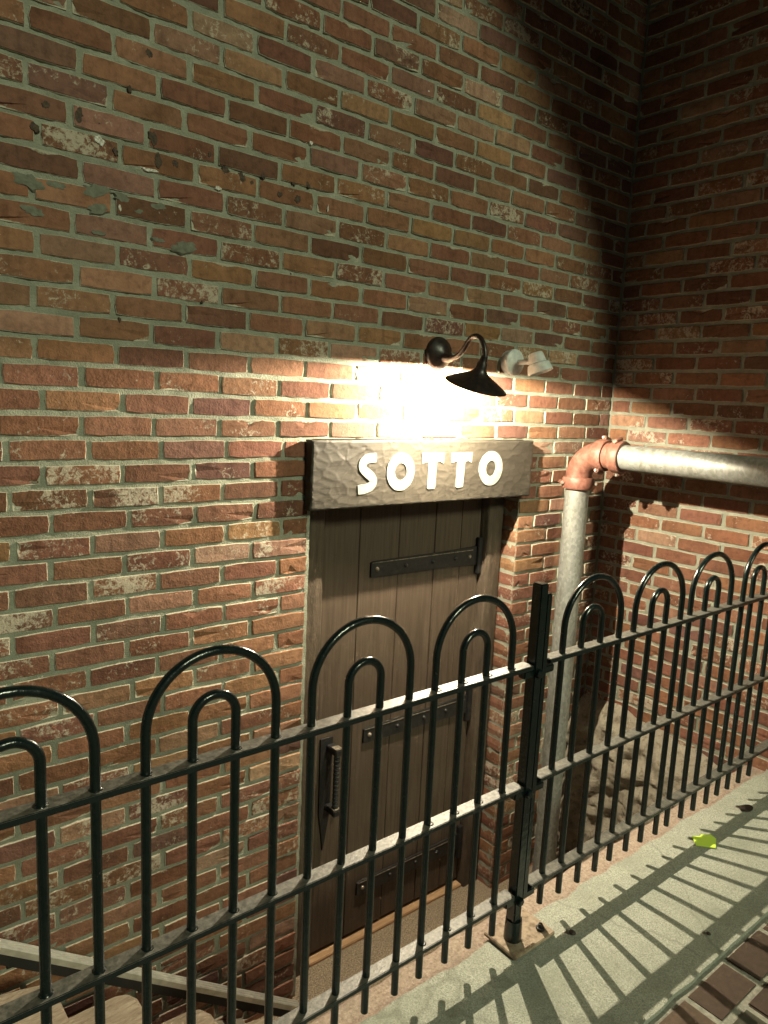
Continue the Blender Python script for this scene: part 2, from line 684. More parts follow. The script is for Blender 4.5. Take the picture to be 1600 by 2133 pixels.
def mortar_grid(u0, u1, z0, z1, step, fn, skip=None):
    nu, nz = max(1, round((u1 - u0) / step)), max(1, round((z1 - z0) / step))
    b = MB()
    vs = [fn(u0 + (u1 - u0) * i / nu, z0 + (z1 - z0) * j / nz) for j in range(nz + 1) for i in range(nu + 1)]
    fs = []
    for j in range(nz):
        for i in range(nu):
            if skip and skip(u0 + (u1 - u0) * (i + .5) / nu, z0 + (z1 - z0) * (j + .5) / nz):
                continue
            a = j * (nu + 1) + i
            fs.append((a, a + 1, a + nu + 2, a + nu + 1))
    b.add(vs, fs)
    return b


def mz(u, z, s):
    return .0060 - .0040 * noise.noise((u * 22, z * 22, s)) - .003 * noise.noise((u * 75, z * 75, s + 3))


# --- long wall with the door (plane y = 0)
long_wall = thing('brick_wall', 'weathered red brick wall with the SOTTO doorway and olive mortar', 'wall', (-2.2, 0.0, FLOOR))
plan = BrickPlan()
r = random.Random(21)
X0, ZTOP = -4.3, 3.75
k0, k1 = int((FLOOR - .735) / COURSE) - 1, int((ZTOP - .735) / COURSE)
for k in range(k0, k1):
    z = ZJ + JOINT + k * COURSE
    even = k % 2 == 0
    shift = r.uniform(-.010, .010)
    gap = JOINT / 2

    def run_left(edge, first, jamb):
        x = edge
        w = first
        first_one = True
        while x > X0:
            j_ = 0 if first_one and jamb else r.uniform(-.006, .006)
            a = x - w
            plan.put(a + gap + (r.uniform(-.003, .003)), x - (0 if (first_one and jamb) else gap), z, r, jamb and first_one)
            x = a
            w = PITCH + j_
            first_one = False

    if k < 9:
        run_left(OPEN_L, (.104 if even else PITCH - .004) + (0 if k % 4 < 2 else .012), True)
        # pier between the door and the corner
        xs = [OPEN_R]
        x = OPEN_R + (PITCH if even else .108)
        while x < -.05:
            xs.append(x + r.uniform(-.005, .005))
            x += PITCH
        xs.append(0.0)
        for i in range(len(xs) - 1):
            plan.put(xs[i] + (gap if i else 0), xs[i + 1] - gap, z, r, i == 0)
    else:
        run_left(0.0 + (0.0 if even else -0.0), (.09 if even else .196) + shift, False)
wall_bricks(plan, 0.0, Vector((0, 0, 0)), long_wall)


def skip_open(x, z):
    return OPEN_L + .006 < x < OPEN_R - .006 and z < OPEN_T - .004


b = mortar_grid(X0, .012, FLOOR - .06, ZTOP, .014, lambda x, z: (x, mz(x, z, 1), z), skip_open)
b.build('mortar', M['mortar'], long_wall, smooth=True, angle=180)
# masonry behind, the reveals and the outer stretch of wall
b = MB()
b.box(-9.0, X0, .004, .30, FLOOR - .1, 7.5)
b.box(X0, .35, .02, .30, ZTOP, 7.5)
b.box(X0, OPEN_L - .012, .03, .30, FLOOR - .1, OPEN_T)
b.box(OPEN_R + .012, .35, .03, .30, FLOOR - .1, OPEN_T)
b.box(X0, .35, .03, .30, OPEN_T + .01, ZTOP)
b.build('masonry_core', M['mortar'], long_wall)
for s, xx in ((1, OPEN_R + .006), (-1, OPEN_L - .006)):
    bb = mortar_grid(.004, .12, FLOOR - .05, OPEN_T, .016,
                     lambda y, z: (xx + s * (mz(y, z, 8) - .0085) * .8, y, z))
    bb.build('reveal_mortar', M['mortar'], long_wall, smooth=True, angle=180)

# spots, filler and flecks on the long wall (from x, z)


def blot(x, z, rad, sx, sz, th, seed):
    rr = random.Random(seed)
    n_ = 18
    ph = rr.uniform(0, 6)
    outer = []
    for i in range(n_):
        a = 2 * math.pi * i / n_
        q = rad * (1 + .22 * math.sin(2 * a + ph) + rr.uniform(-.24, .24))
        outer.append((x + q * sx * math.cos(a), z + q * sz * math.sin(a)))
    vs = [(p[0], .004, p[1]) for p in outer]
    vs += [(x + (p[0] - x) * .8, -th, z + (p[1] - z) * .8) for p in outer]
    vs.append((x, -th * 1.25, z))
    fs = [(i, (i + 1) % n_, n_ + (i + 1) % n_, n_ + i) for i in range(n_)]
    fs += [(n_ + i, n_ + (i + 1) % n_, 2 * n_) for i in range(n_)]
    return MB().add(vs, fs)


SP = [(-2.386, .813, 7), (-2.604, .714, 9), (-2.522, .71, 14), (-2.469, .703, 9), (-2.632, .652, 11), (-2.32, .7, 14),
      (-2.306, .645, 14), (-2.256, .65, 10), (-2.097, .666, 11), (-2.041, .657, 12), (-1.969, .677, 8), (-1.861, .684, 9),
      (-1.803, .686, 8), (-1.908, .635, 9), (-1.841, .634, 11), (-2.149, .699, 6), (-2.332, .921, 10), (-2.427, .642, 8),
      (-2.008, .65, 6), (-1.93, .36, 4), (-2.42, .19, 5), (-2.17, .27, 4)]
for i, (x, z, c_) in enumerate(SP):
    blot(x, z + 1.5, c_ / 820, .85, 1.15, .0012, i).build('glue_spot', M['glue'], long_wall, smooth=True)
GS = [(-2.649, .516, 20), (-2.581, .522, 12), (-2.48, .525, 20), (-2.409, .524, 12), (-2.475, .482, 15), (-2.306, .521, 11),
      (-2.362, .497, 7), (-2.226, .421, 20), (-2.64, .445, 15), (-2.476, .419, 8), (-2.306, .428, 9)]
for i, (x, z, c_) in enumerate(GS):
    blot(x, z + 1.5, c_ / 640, 1.35, .62, .0008, 50 + i).build('filler_patch', M['filler'], long_wall, smooth=True)
for i, (x, z, a, b2, c_) in enumerate([(-1.796, .817, 1, 1.1, 7), (-1.722, .627, .35, 1.7, 8), (-2.416, .496, .6, 1.5, 7),
                                       (-2.037, .423, 1, 1, 3), (-1.856, .398, .5, 1.2, 3), (-1.303, 1.113, 1.2, .5, 5),
                                       (-2.47, .66, 1.0, 1.1, 14), (-2.33, .615, 2.0, .5, 12), (-2.12, .61, 1.2, .9, 9)]):
    blot(x, z + 1.5, c_ / 1000, a, b2, .001, 90 + i).build('paint_fleck', M['fleck'], long_wall, smooth=True)

# --- side wall at right angles (plane x = 0), bricks run towards the street (u = -y)
side_wall = thing('brick_wall', 'red brick side wall on the right, behind the horizontal pipe', 'wall', (0.0, -1.0, FLOOR))
plan = BrickPlan()
r = random.Random(77)
U1 = 1.56
for k in range(-12, int((3.6 - .735) / COURSE)):
    z = ZJ + JOINT + k * COURSE
    u = 0.0
    w = (.108 if k % 2 else .205) + r.uniform(-.012, .012)
    while u < U1:
        plan.put(u + JOINT / 2 + r.uniform(-.002, .002), u + w - JOINT / 2, z, r)
        u += w
        w = PITCH + r.uniform(-.006, .006)
wall_bricks(plan, R(-90), Vector((0, 0, 0)), side_wall)
mortar_grid(-.012, U1, -.32, 3.6, .016, lambda u, z: (mz(u, z, 5), -u, z)).build('mortar', M['mortar'], side_wall, smooth=True, angle=180)
b = MB()
b.box(.02, .35, -U1, .004, FLOOR - .1, 7.5)
b.build('masonry_core', M['mortar'], side_wall)
# rubble footing below the bricks, proud of the wall


def foot(u, s):
    """s 0 bottom .. 1 top edge"""
    top = .015 - .17 * max(0, u - .25) + .035 * noise.noise((u * 7, 2.2, 0))
    z = FLOOR - .02 + (top - FLOOR + .02) * min(1.0, s)
    d = .11 + .05 * noise.noise((u * 4, z * 4, 1.7)) + .045 * noise.noise((u * 11, z * 14, 4.1)) + .024 * noise.noise((u * 28, z * 34, 9))
    if s > .86:
        d *= max(0.0, (1.0 - s) / .14) ** .8
        d -= .004
    return (-d, -u, z)


nb_, ns_ = 60, 60
b = MB()
b.add([foot(1.0 * i / nb_, j / ns_) for j in range(ns_ + 1) for i in range(nb_ + 1)],
      [(j * (nb_ + 1) + i, j * (nb_ + 1) + i + 1, (j + 1) * (nb_ + 1) + i + 1, (j + 1) * (nb_ + 1) + i)
       for j in range(ns_) for i in range(nb_)])
b.build('rubble_footing', M['rubble'], side_wall, smooth=True, angle=180)

# --- canopy over the corner, unseen, added to shade the top of both walls
blocker = thing('added_shade_blocker', 'unseen added shade canopy overhanging the corner of the two brick walls', 'blocker', (-.7, -.8, 4.28))
MB().box(-1.38, .0, -1.58, .0, 4.28, 4.45).build('blocker_board', M['blocker_board'], blocker)
MB().prism([(0, 2.65), (-.03, 2.77), (-.10, 2.97), (-.20, 3.17), (-.50, 3.49), (-.87, 3.83), (-1.36, 4.28), (0, 4.28)], 'y', -1.56, -1.46).build('shadow_edge_panel', M['blocker_board'], blocker)  # outline shaped to cast the curved shadow edge on the long wall

# ------------------------------------------------------------------ ground, kerb, landing, steps
b = MB()
b.add([(-60, -60, -.016), (60, -60, -.016), (60, -1.36, -.016), (-60, -1.36, -.016)], [(0, 1, 2, 3)])
struct(b.build('pavement', M['street']))

SLAB_OUT, SLAB_IN, KERB_IN = -1.352, -.945, -.852


def slab_top(x, s):
    inn = SLAB_IN + .012 * noise.noise((x * 9, .3, 0)) + .007 * noise.noise((x * 40, 1.3, 0))
    y = SLAB_OUT + .004 * noise.noise((x * 12, 7, 0)) + (inn - SLAB_OUT) * min(1, max(0, s))
    return (x, y, .010 + .0014 * noise.noise((x * 8, y * 8, 2)))


b = MB()
nx, ny = 330, 14
b.add([slab_top(-6.5 + 6.5 * i / nx, j / ny) for j in range(ny + 1) for i in range(nx + 1)],
      [(j * (nx + 1) + i, j * (nx + 1) + i + 1, (j + 1) * (nx + 1) + i + 1, (j + 1) * (nx + 1) + i) for j in range(ny) for i in range(nx)])
for j0 in (0, ny):
    o0 = len(b.v)
    top = [b.v[j0 * (nx + 1) + i] for i in range(nx + 1)]
    b.add(top + [(p[0], p[1], -.03) for p in top], [(i, i + 1, nx + 2 + i, nx + 1 + i) for i in range(nx)])
struct(b.build('kerb_slab', M['slab'], smooth=True, angle=35))


def band(x, s):
    inn = KERB_IN + .008 * noise.noise((x * 11, 5, 0))
    y = -.97 + (inn + .97) * s
    return (x, y, -.004 + .004 * noise.noise((x * 16, y * 16, 6)) - (.012 if s == 1 else 0))


b = MB()
nx, ny = 300, 8
b.add([band(-6.5 + 6.5 * i / nx, j / ny) for j in range(ny + 1) for i in range(nx + 1)],
      [(j * (nx + 1) + i, j * (nx + 1) + i + 1, (j + 1) * (nx + 1) + i + 1, (j + 1) * (nx + 1) + i) for j in range(ny) for i in range(nx)])
struct(b.build('kerb_band', M['kerb'], smooth=True, angle=60))
b = MB()
b.box(-3.35, .0, -.97, -.866, FLOOR - .1, -.022)
struct(b.build('retaining_wall', M['retain']))
b = MB()
b.box(-6.5, -3.35, -.97, .02, FLOOR, -.022)
struct(b.build('upper_landing', M['slab']))
b = MB()
b.box(-1.99, .05, -.9, .3, FLOOR - .1, FLOOR)
struct(b.build('landing_floor', M['landing']))

RISE, RUN = .175, .237
names = ['lowest pale stone step, the one beside the door landing', 'second pale stone step up from the door landing',
         'third pale stone step up from the door landing', 'pale stone step at the bottom left edge of the picture',
         'uppermost pale stone step, level with the street kerb']
for i in range(5):
    rr = random.Random(300 + i)
    xn = -1.975 - RUN * i                    # nosing
    zt = FLOOR + RISE * (i + 1)
    if i == 4:
        zt = -.012
    xb = xn - RUN - .07
    y0, y1 = -.862, -.145 + rr.uniform(-.008, .008)
    ch = rr.uniform(.025, .05)
    poly = [(xb, y0), (xn + rr.uniform(-.006, .006), y0), (xn + rr.uniform(-.004, .006), y0 * .5), (xn, y1 - ch * 1.2), (xn - ch * .45, y1 - ch * .35),
            (xn - ch * 1.4, y1), (xn - RUN * .6, y1 + rr.uniform(-.01, .006)), (xb, y1)]
    bm = bmesh.new()
    lo = [bm.verts.new((p[0], p[1], zt - RISE - .02)) for p in poly]
    hi = [bm.verts.new((p[0], p[1], zt)) for p in poly]
    top = bm.faces.new(hi)
    bm.faces.new(lo[::-1])
    for q in range(len(poly)):
        bm.faces.new((lo[q], lo[(q + 1) % len(poly)], hi[(q + 1) % len(poly)], hi[q]))
    bmesh.ops.bevel(bm, geom=list(top.edges), offset=.012, segments=2, affect='EDGES')
    bmesh.ops.triangulate(bm, faces=[f for f in bm.faces if len(f.verts) > 4])
    bmesh.ops.subdivide_edges(bm, edges=[e for e in bm.edges if e.calc_length() > .09], cuts=3, use_grid_fill=True)
    for v in bm.verts:
        v.co.z += .004 * noise.noise((v.co.x * 14, v.co.y * 14, i))
        v.co.y += .003 * noise.noise((v.co.x * 20, v.co.z * 20, i + 5))
    bmesh.ops.recalc_face_normals(bm, faces=list(bm.faces))
    me = bpy.data.meshes.new('stone_step')
    bm.to_mesh(me)
    bm.free()
    tag(obj('stone_step', me, M['step']), names[i], 'step', 'stone steps down to the door')
# dirt fill between steps and wall
b = MB()
b.prism([(-1.99, FLOOR), (-3.36, FLOOR), (-3.36, -.16), (-1.99, FLOOR + .04)], 'y', -.16, .02)
struct(b.build('stair_gutter', M['retain']))

# pavers beyond the kerb slab
paving = None
prng = random.Random(5)
PAVC = [(.075, .050, .036), (.060, .052, .034), (.052, .049, .034), (.082, .055, .039), (.066, .044, .032)]
paver_meshes = []
for k in range(5):
    bb = MB().box(0, .198, 0, .0965, -.05, 0, bev=.004)
    me = bb.mesh('paver')
    for v in me.vertices:
        v.co.z += .0022 * noise.noise((v.co.x * 22, v.co.y * 22, k * 3.1))
        v.co.x += .0016 * noise.noise((v.co.y * 30, k, 0))
    me.materials.append(M['paver'])
    paver_meshes.append(me)
b = MB()
b.add([(-3.6, -2.7, -.0035), (.0, -2.7, -.0035), (.0, -1.34, -.0035), (-3.6, -1.34, -.0035)], [(0, 1, 2, 3)])
paving = struct(b.build('brick_paving', M['bed']))
for row in range(12):
    y = -1.366 - .1085 * (row + 1) + .012
    x = -3.55 + (.105 if row % 2 else 0)
    while x < -.22:
        o = bpy.data.objects.new('paver', prng.choice(paver_meshes))
        COL.objects.link(o)
        o.location = (x + prng.uniform(-.003, .003), y + prng.uniform(-.002, .002), .0 + prng.uniform(-.002, .002))
        o.rotation_euler = (prng.uniform(-.006, .006), prng.uniform(-.006, .006), prng.uniform(-.012, .012))
        c_ = prng.choice(PAVC)
        g = prng.uniform(.75, 1.25)
        o.color = (c_[0] * g, c_[1] * g, c_[2] * g, 1)
        o.parent = paving
        x += .2125

# ------------------------------------------------------------------ door, frame, sign
frame = thing('door_frame', 'heavy brown timber frame around the recessed door', 'door frame', (-1.2, .12, FLOOR))


def rough_post(x0, x1, y0, y1, z0, z1, seed):
    n_ = 46
    vs, fs = [], []
    for i in range(n_ + 1):
        z = z0 + (z1 - z0) * i / n_
        e = lambda a: .0035 * noise.noise((a, z * 9, seed)) + .002 * noise.noise((a, z * 30, seed))
        vs += [(x0 + e(1), y1, z), (x0 + e(1), y0 + .006 + e(2), z), (x0 + .007 + e(1), y0 + e(2), z), ((x0 + x1) / 2, y0 + e(3) + .001, z),
               (x1 - .007 + e(4), y0 + e(5), z), (x1 + e(4), y0 + .006 + e(5), z), (x1 + e(4), y1, z)]
    for i in range(n_):
        for k in range(6):
            a = i * 7 + k
            fs.append((a, a + 1, a + 8, a + 7))
    return MB().add(vs, fs)


DL, DR, DB, DT = -1.632, -.735, FLOOR + .03, 1.10
rough_post(OPEN_L + .001, DL, .085, .2, FLOOR, DT + .01, 1).build('jamb_post', M['frame'], frame, smooth=True, angle=50)
rough_post(DR, OPEN_R - .001, .085, .2, FLOOR, DT + .01, 2).build('jamb_post', M['frame'], frame, smooth=True, angle=50)
MB().box(DL - .001, DR + .001, .10, .2, DT - .02, DT + .012, .004).build('head_rail', M['frame'], frame)
MB().box(DL + .002, DR - .002, .095, .2, FLOOR - .002, FLOOR + .014, .003).build('threshold', M['timber'], frame)

door = thing('plank_door', 'dark brown vertical plank door with black strap hinges under the SOTTO sign', 'door', (-1.2, .13, FLOOR))
edges = [DL + .003, -1.432, -1.225, -1.02, -.862, DR - .003]
for i in range(5):
    bb = MB().box(edges[i] + .0011, edges[i + 1] - .0011, .130 + rnd.uniform(-.001, .001), .172, DB, DT - .023, .002)
    bb.build('plank', M['door'], door)
MB().box(DL + .004, DR - .004, .166, .19, DB + .01, DT - .03).build('backing_board', M['door'], door)
for zc in (.812, .088, -.632):
    bb = MB()
    x0, x1 = -1.375, -.765
    prof = [(x0, .030), (x0 + .02, .034), (-1.0, .036), (-.86, .040), (x1, .044)]
    top = [(p[0], zc + p[1]) for p in prof]
    bot = [(p[0], zc - p[1]) for p in prof]
    bb.prism(top + bot[::-1], 'y', .119, .129)
    bb.box(x1, x1 + .028, .108, .129, zc - .085, zc + .085, .003)
    st = bb.build('strap_hinge', M['iron'], door)
    MB().box(x0 + .004, -.79, .1165, .1185, zc + .0275, zc + .0305).build('pale_edge', M['iron_edge'], st)  # pale strip near the strap's upper edge
    for xx in (-1.345, -1.19, -1.035, -.90, -.81):
        MB().lathe([(0, .0001), (0, .010), (-.004, .009), (-.0075, .005), (-.008, .0001)], (xx, .119, zc), (0, 1, 0), 10).build('bolt', M['iron_edge'] if xx in (-1.345, -.81) else M['iron'], st, smooth=True)
# pull handle: back plate, twisted grip, two standoffs with pale tops
handle = MB().prism([(-1.592, .13), (-1.532, .13), (-1.536, -.20), (-1.552, -.30), (-1.566, -.37), (-1.574, -.30), (-1.590, -.20)], 'y', .121, .129) \
    .build('pull_handle', M['iron'], door)
n_ = 40
vs, fs = [], []
for i in range(n_ + 1):
    z = -.165 + .25 * i / n_
    a0 = i * .55
    for k in range(4):
        a = a0 + k * math.pi / 2
        vs.append((-1.545 + .0135 * math.cos(a), .072 + .0135 * math.sin(a), z))
for i in range(n_):
    for k in range(4):
        fs.append((i * 4 + k, i * 4 + (k + 1) % 4, i * 4 + 4 + (k + 1) % 4, i * 4 + 4 + k))
MB().add(vs, fs).build('twisted_grip', M['iron'], handle)
for z in (.088, -.175):
    MB().box(-1.563, -1.527, .052, .124, z - .013, z + .013, .003).build('standoff', M['iron'], handle)
    MB().box(-1.561, -1.529, .056, .09, z + .0135, z + .017).build('pale_edge', M['iron_edge'], handle)
MB().box(-1.515, -1.500, .116, .129, -.205, -.19).build('thumb_latch', M['iron_edge'], handle)

# sign beam, adze-carved front
sign = thing('carved_sign', 'brown adzed timber lintel sign with white letters SOTTO', 'sign', (-1.2, 0, 1.105))
SX0, SX1, SZ0, SZ1, SY = -1.783, -.618, 1.105, 1.352, -.045
cr = random.Random(3)
cells = [(cr.uniform(SX0 - .03, SX1 + .03), cr.uniform(SZ0 - .02, SZ1 + .02)) for _ in range(330)]
from mathutils import kdtree
kd = kdtree.KDTree(len(cells))
for i, q in enumerate(cells):
    kd.insert((q[0], q[1] * 1.5, 0), i)
kd.balance()


def carve(x, z):
    (c1, i1, d1), (c2, i2, d2) = kd.find_n((x, z * 1.5, 0), 2)
    rim = math.exp(-((d2 - d1) / .006) ** 2)
    ramp = (x - cells[i1][0]) * .10 * math.sin(i1 * 2.3) + (z - cells[i1][1]) * .12 * math.cos(i1 * 1.7)
    return -.0008 * rim + .0009 * (1 - min(1, d1 / .035)) + ramp * .26


nx, nz = 250, 54
b = MB()
vs, fs = [], []
for j in range(nz + 1):
    for i in range(nx + 1):
        x = SX0 + (SX1 - SX0) * i / nx
        z = SZ0 + (SZ1 - SZ0) * j / nz
        if j == 0:
            z += .004 * noise.noise((x * 14, 0, 3)) + .003 * noise.noise((x * 45, 0, 8))
        if i in (0, nx):
            x += .003 * noise.noise((z * 30, i, 0))
        y = SY + carve(x, z)
        if i in (0, nx) or j in (0, nz):
            y += .004
        vs.append((x, y, z))
for j in range(nz):
    for i in range(nx):
        a = j * (nx + 1) + i
        fs.append((a, a + 1, a + nx + 2, a + nx + 1))
b.add(vs, fs)
ring = [i for i in range(nx + 1)] + [(j + 1) * (nx + 1) - 1 for j in range(1, nz + 1)] + \
       [nz * (nx + 1) + i for i in range(nx - 1, -1, -1)] + [j * (nx + 1) for j in range(nz - 1, 0, -1)]
rv = [vs[i] for i in ring]
m_ = len(rv)


def back(p, y):
    return (p[0], y, p[2])


# sides: over the brick face 1 mm off the wall, then the core through the opening
b.add(rv + [back(p, -.0035) for p in rv], [(i, (i + 1) % m_, m_ + (i + 1) % m_, m_ + i) for i in range(m_)])
b.add([back(p, -.0035) for p in rv], [tuple(range(m_))])
b.build('beam', M['beam'], sign, smooth=True, angle=45)
MB().box(OPEN_L + .003, OPEN_R - .003, -.003, .24, DT + .013, OPEN_T - .006).build('beam_core', M['beam'], sign)


def letter(outlines, name='letter'):
    """outlines: list of (outer polygon, inner polygon or None) in x, z"""
    bb = MB()
    ya, yb = SY + .004, SY - .0034
    for out, inn in outlines:
        n_ = len(out)
        if inn is None:
            bb.prism(out, 'y', yb, ya)
        else:
            vs = [(p[0], yb, p[1]) for p in out] + [(p[0], yb, p[1]) for p in inn] + [(p[0], ya, p[1]) for p in out] + [(p[0], ya, p[1]) for p in inn]
            fs = []
            for i in range(n_):
                k = (i + 1) % n_
                fs += [(i, k, n_ + k, n_ + i), (i, 2 * n_ + i, 2 * n_ + k, k), (n_ + i, n_ + k, 3 * n_ + k, 3 * n_ + i)]
            bb.add(vs, fs)
    return bb.build(name, M['letter'], sign)


def wob(p, s=0.0):
    return (p[0] + .0016 * noise.noise((p[0] * 60, p[1] * 60, 1 + s)), p[1] + .0016 * noise.noise((p[0] * 60, p[1] * 60, 7 + s)))


def ringo(x0, x1, z0, z1, wx, wz, lean=0):
    cx, cz = (x0 + x1) / 2, (z0 + z1) / 2
    o_, i_ = [], []
    for k in range(40):
        a = 2 * math.pi * k / 40
        o_.append(wob((cx + (x1 - x0) / 2 * math.cos(a), cz + (z1 - z0) / 2 * math.sin(a))))
        i_.append(wob((cx + ((x1 - x0) / 2 - wx) * math.cos(a) + lean, cz + ((z1 - z0) / 2 - wz) * math.sin(a)), 3))
    return [(o_, i_)]


def tee(x0, x1, z0, z1, bar, sw, lean=0):
    c_ = (x0 + x1) / 2
    p = [(x0, z1), (x0 + .003, z1 - bar - .004), (x0 + .022, z1 - bar), (c_ - sw / 2 - .003, z1 - bar + .001), (c_ - sw / 2 - .002 + lean, z0 + .004), (c_ - sw / 2 + .006 + lean, z0),
         (c_ + sw / 2 + lean, z0 + .001), (c_ + sw / 2 + .003 + lean, z0 + .006), (c_ + sw / 2 + .001, z1 - bar), (x1 - .02, z1 - bar + .002), (x1 - .002, z1 - bar - .005), (x1, z1)]
    return [([wob(q) for q in p], None)]


def ess(x0, x1, z0, z1, w):
    w2 = w / 2
    L_, T_ = x0 + w2, z1 - w2
    Rr_, B_ = x1 - w2, z0 + w2
    W, H = Rr_ - L_, T_ - B_
    ctrl = [(Rr_ + .010, T_ + .002), (L_ + W * .70, T_ + .0), (L_ + W * .36, T_ - H * .04), (L_ + W * .12, T_ - H * .18), (L_ + W * .16, T_ - H * .33),
            (L_ + W * .45, T_ - H * .47), (L_ + W * .80, T_ - H * .60), (Rr_, T_ - H * .76), (L_ + W * .80, B_ + H * .07), (L_ + W * .40, B_), (L_ - .010, B_ - .004)]
    pts = []
    for i in range(len(ctrl) - 1):
        p0, p1, p2, p3 = [Vector(ctrl[max(0, min(len(ctrl) - 1, i + d))]) for d in (-1, 0, 1, 2)]
        for s in range(4):
            q = s / 4
            pts.append(.5 * ((2 * p1) + (p2 - p0) * q + (2 * p0 - 5 * p1 + 4 * p2 - p3) * q * q + (-p0 + 3 * p1 - 3 * p2 + p3) * q ** 3))
    pts.append(Vector(ctrl[-1]))
    a, b_ = [], []
    for i, q in enumerate(pts):
        tq = (pts[min(len(pts) - 1, i + 1)] - pts[max(0, i - 1)]).normalized()
        nq = Vector((-tq.y, tq.x))
        a.append(wob(q + nq * w2))
        b_.append(wob(q - nq * w2))
    poly = a + b_[::-1]
    bb = MB()
    n_ = len(a)
    ya, yb = SY + .004, SY - .0034
    vs = [(p[0], yb, p[1]) for p in a] + [(p[0], yb, p[1]) for p in b_] + [(p[0], ya, p[1]) for p in a] + [(p[0], ya, p[1]) for p in b_]
    fs = []
    for i in range(n_ - 1):
        fs += [(i, i + 1, n_ + i + 1, n_ + i), (i, 2 * n_ + i, 2 * n_ + i + 1, i + 1), (n_ + i, n_ + i + 1, 3 * n_ + i + 1, 3 * n_ + i)]
    fs += [(0, n_, 3 * n_, 2 * n_), (n_ - 1, 2 * n_ - 1, 4 * n_ - 1, 3 * n_ - 1)]
    bb.add(vs, fs)
    return bb.build('letter', M['letter'], sign)


LZ0, LZ1 = 1.161, 1.304
ess(-1.590, -1.497, LZ0 - .003, LZ1, .034)
letter(ringo(-1.452, -1.316, LZ0, LZ1 + .003, .038, .040))
letter(tee(-1.281, -1.162, LZ0, LZ1, .037, .038, -.004))
letter(tee(-1.122, -1.005, LZ0, LZ1, .037, .036, -.006))
letter(ringo(-.958, -.817, LZ0 + .001, LZ1 + .004, .040, .040))

# ------------------------------------------------------------------ wall lamp with its light
LX = -1.188
lamp = thing('gooseneck_wall_lamp', 'lit black gooseneck barn lamp on the brick above the sign', 'wall lamp', (LX, 0, 1.69))
MB().lathe([(.010, .0001), (.010, .062), (-.012, .064), (-.022, .058), (-.030, .040), (-.040, .030), (-.044, .0001)], (LX, 0, 1.69), (0, 1, 0), 28) \
    .build('wall_plate', M['lampblack'], lamp, smooth=True, angle=40)


def spline(c, per=6):
    pts = []
    for i in range(len(c) - 1):
        p0, p1, p2, p3 = [Vector(c[max(0, min(len(c) - 1, i + d))]) for d in (-1, 0, 1, 2)]
        for s in range(per):
            q = s / per
            pts.append(.5 * ((2 * p1) + (p2 - p0) * q + (2 * p0 - 5 * p1 + 4 * p2 - p3) * q * q + (-p0 + 3 * p1 - 3 * p2 + p3) * q ** 3))
    pts.append(Vector(c[-1]))
    return pts


SWX = lambda y: LX - .025 * min(1, max(0, (-y - .03) / .25))
arm = spline([(SWX(q[0]), q[0], q[1]) for q in ((-.030, 1.675), (-.080, 1.668), (-.125, 1.678), (-.160, 1.702), (-.188, 1.733), (-.222, 1.747), (-.256, 1.734), (-.277, 1.700), (-.283, 1.668))])
MB().tube(arm, .0095, 10).build('arm', M['lampblack'], lamp, smooth=True, angle=60)
MB().tube([(LX, -.032, 1.674), (LX, -.07, 1.670), (LX, -.088, 1.672)], [.017, .016, .013], 12).build('arm_socket', M['lampblack'], lamp, smooth=True, angle=50)
TILT = R(18.5)
AX = Vector((0, math.sin(TILT), -math.cos(TILT)))      # down and back towards the wall
RC = Vector((LX - .025, -.246, 1.567))                          # rim centre
RAD = .117
prof = [(-.112, .0001), (-.112, .012), (-.090, .0145), (-.086, .018), (-.068, .020), (-.056, .025), (-.046, .036), (-.037, .052), (-.025, .076), (-.012, .099), (-.003, RAD - .003), (0, RAD)]
MB().lathe(prof, RC, AX, 48).build('shade', M['lampblack'], lamp, smooth=True, angle=60)
MB().lathe([(-.046, .0001), (-.046, .030), (-.034, .050), (-.022, .075), (-.010, .097), (-.0005, RAD - .0015)], RC, AX, 48).build('shade_lining', M['lining'], lamp, smooth=True, angle=60)
t = NT('glowing_bulb')
tr = t.node('ShaderNodeBsdfTransparent')
ems = t.node('ShaderNodeEmission')
ems.inputs['Color'].default_value = (*LAMP_COLOR, 1)
ems.inputs['Strength'].default_value = 40
mx = t.node('ShaderNodeMixShader')
mx.inputs[0].default_value = .12
t.link(tr.outputs[0], mx.inputs[1])
t.link(ems.outputs[0], mx.inputs[2])
t.link(mx.outputs[0], t.n['Material Output'].inputs['Surface'])
BC = RC + AX * (-.0085)
bulb = MB().lathe([(-.046, .012), (-.036, .012), (-.030, .014), (-.024, .0165), (-.016, .019), (-.008, .0195), (0, .0185), (.008, .014), (.013, .008), (.015, .0001)], BC + AX * .0, AX, 20) \
    .build('bulb', t.m, lamp, smooth=True)
pl = bpy.data.lights.new('lamp_light', 'POINT')
pl.energy = LAMP_POWER
pl.color = LAMP_COLOR
pl.shadow_soft_size = .007
po = bpy.data.objects.new('lamp_light', pl)
COL.objects.link(po)
po.parent = lamp
po.matrix_parent_inverse = Matrix.Translation(-lamp.location)
po.location = BC

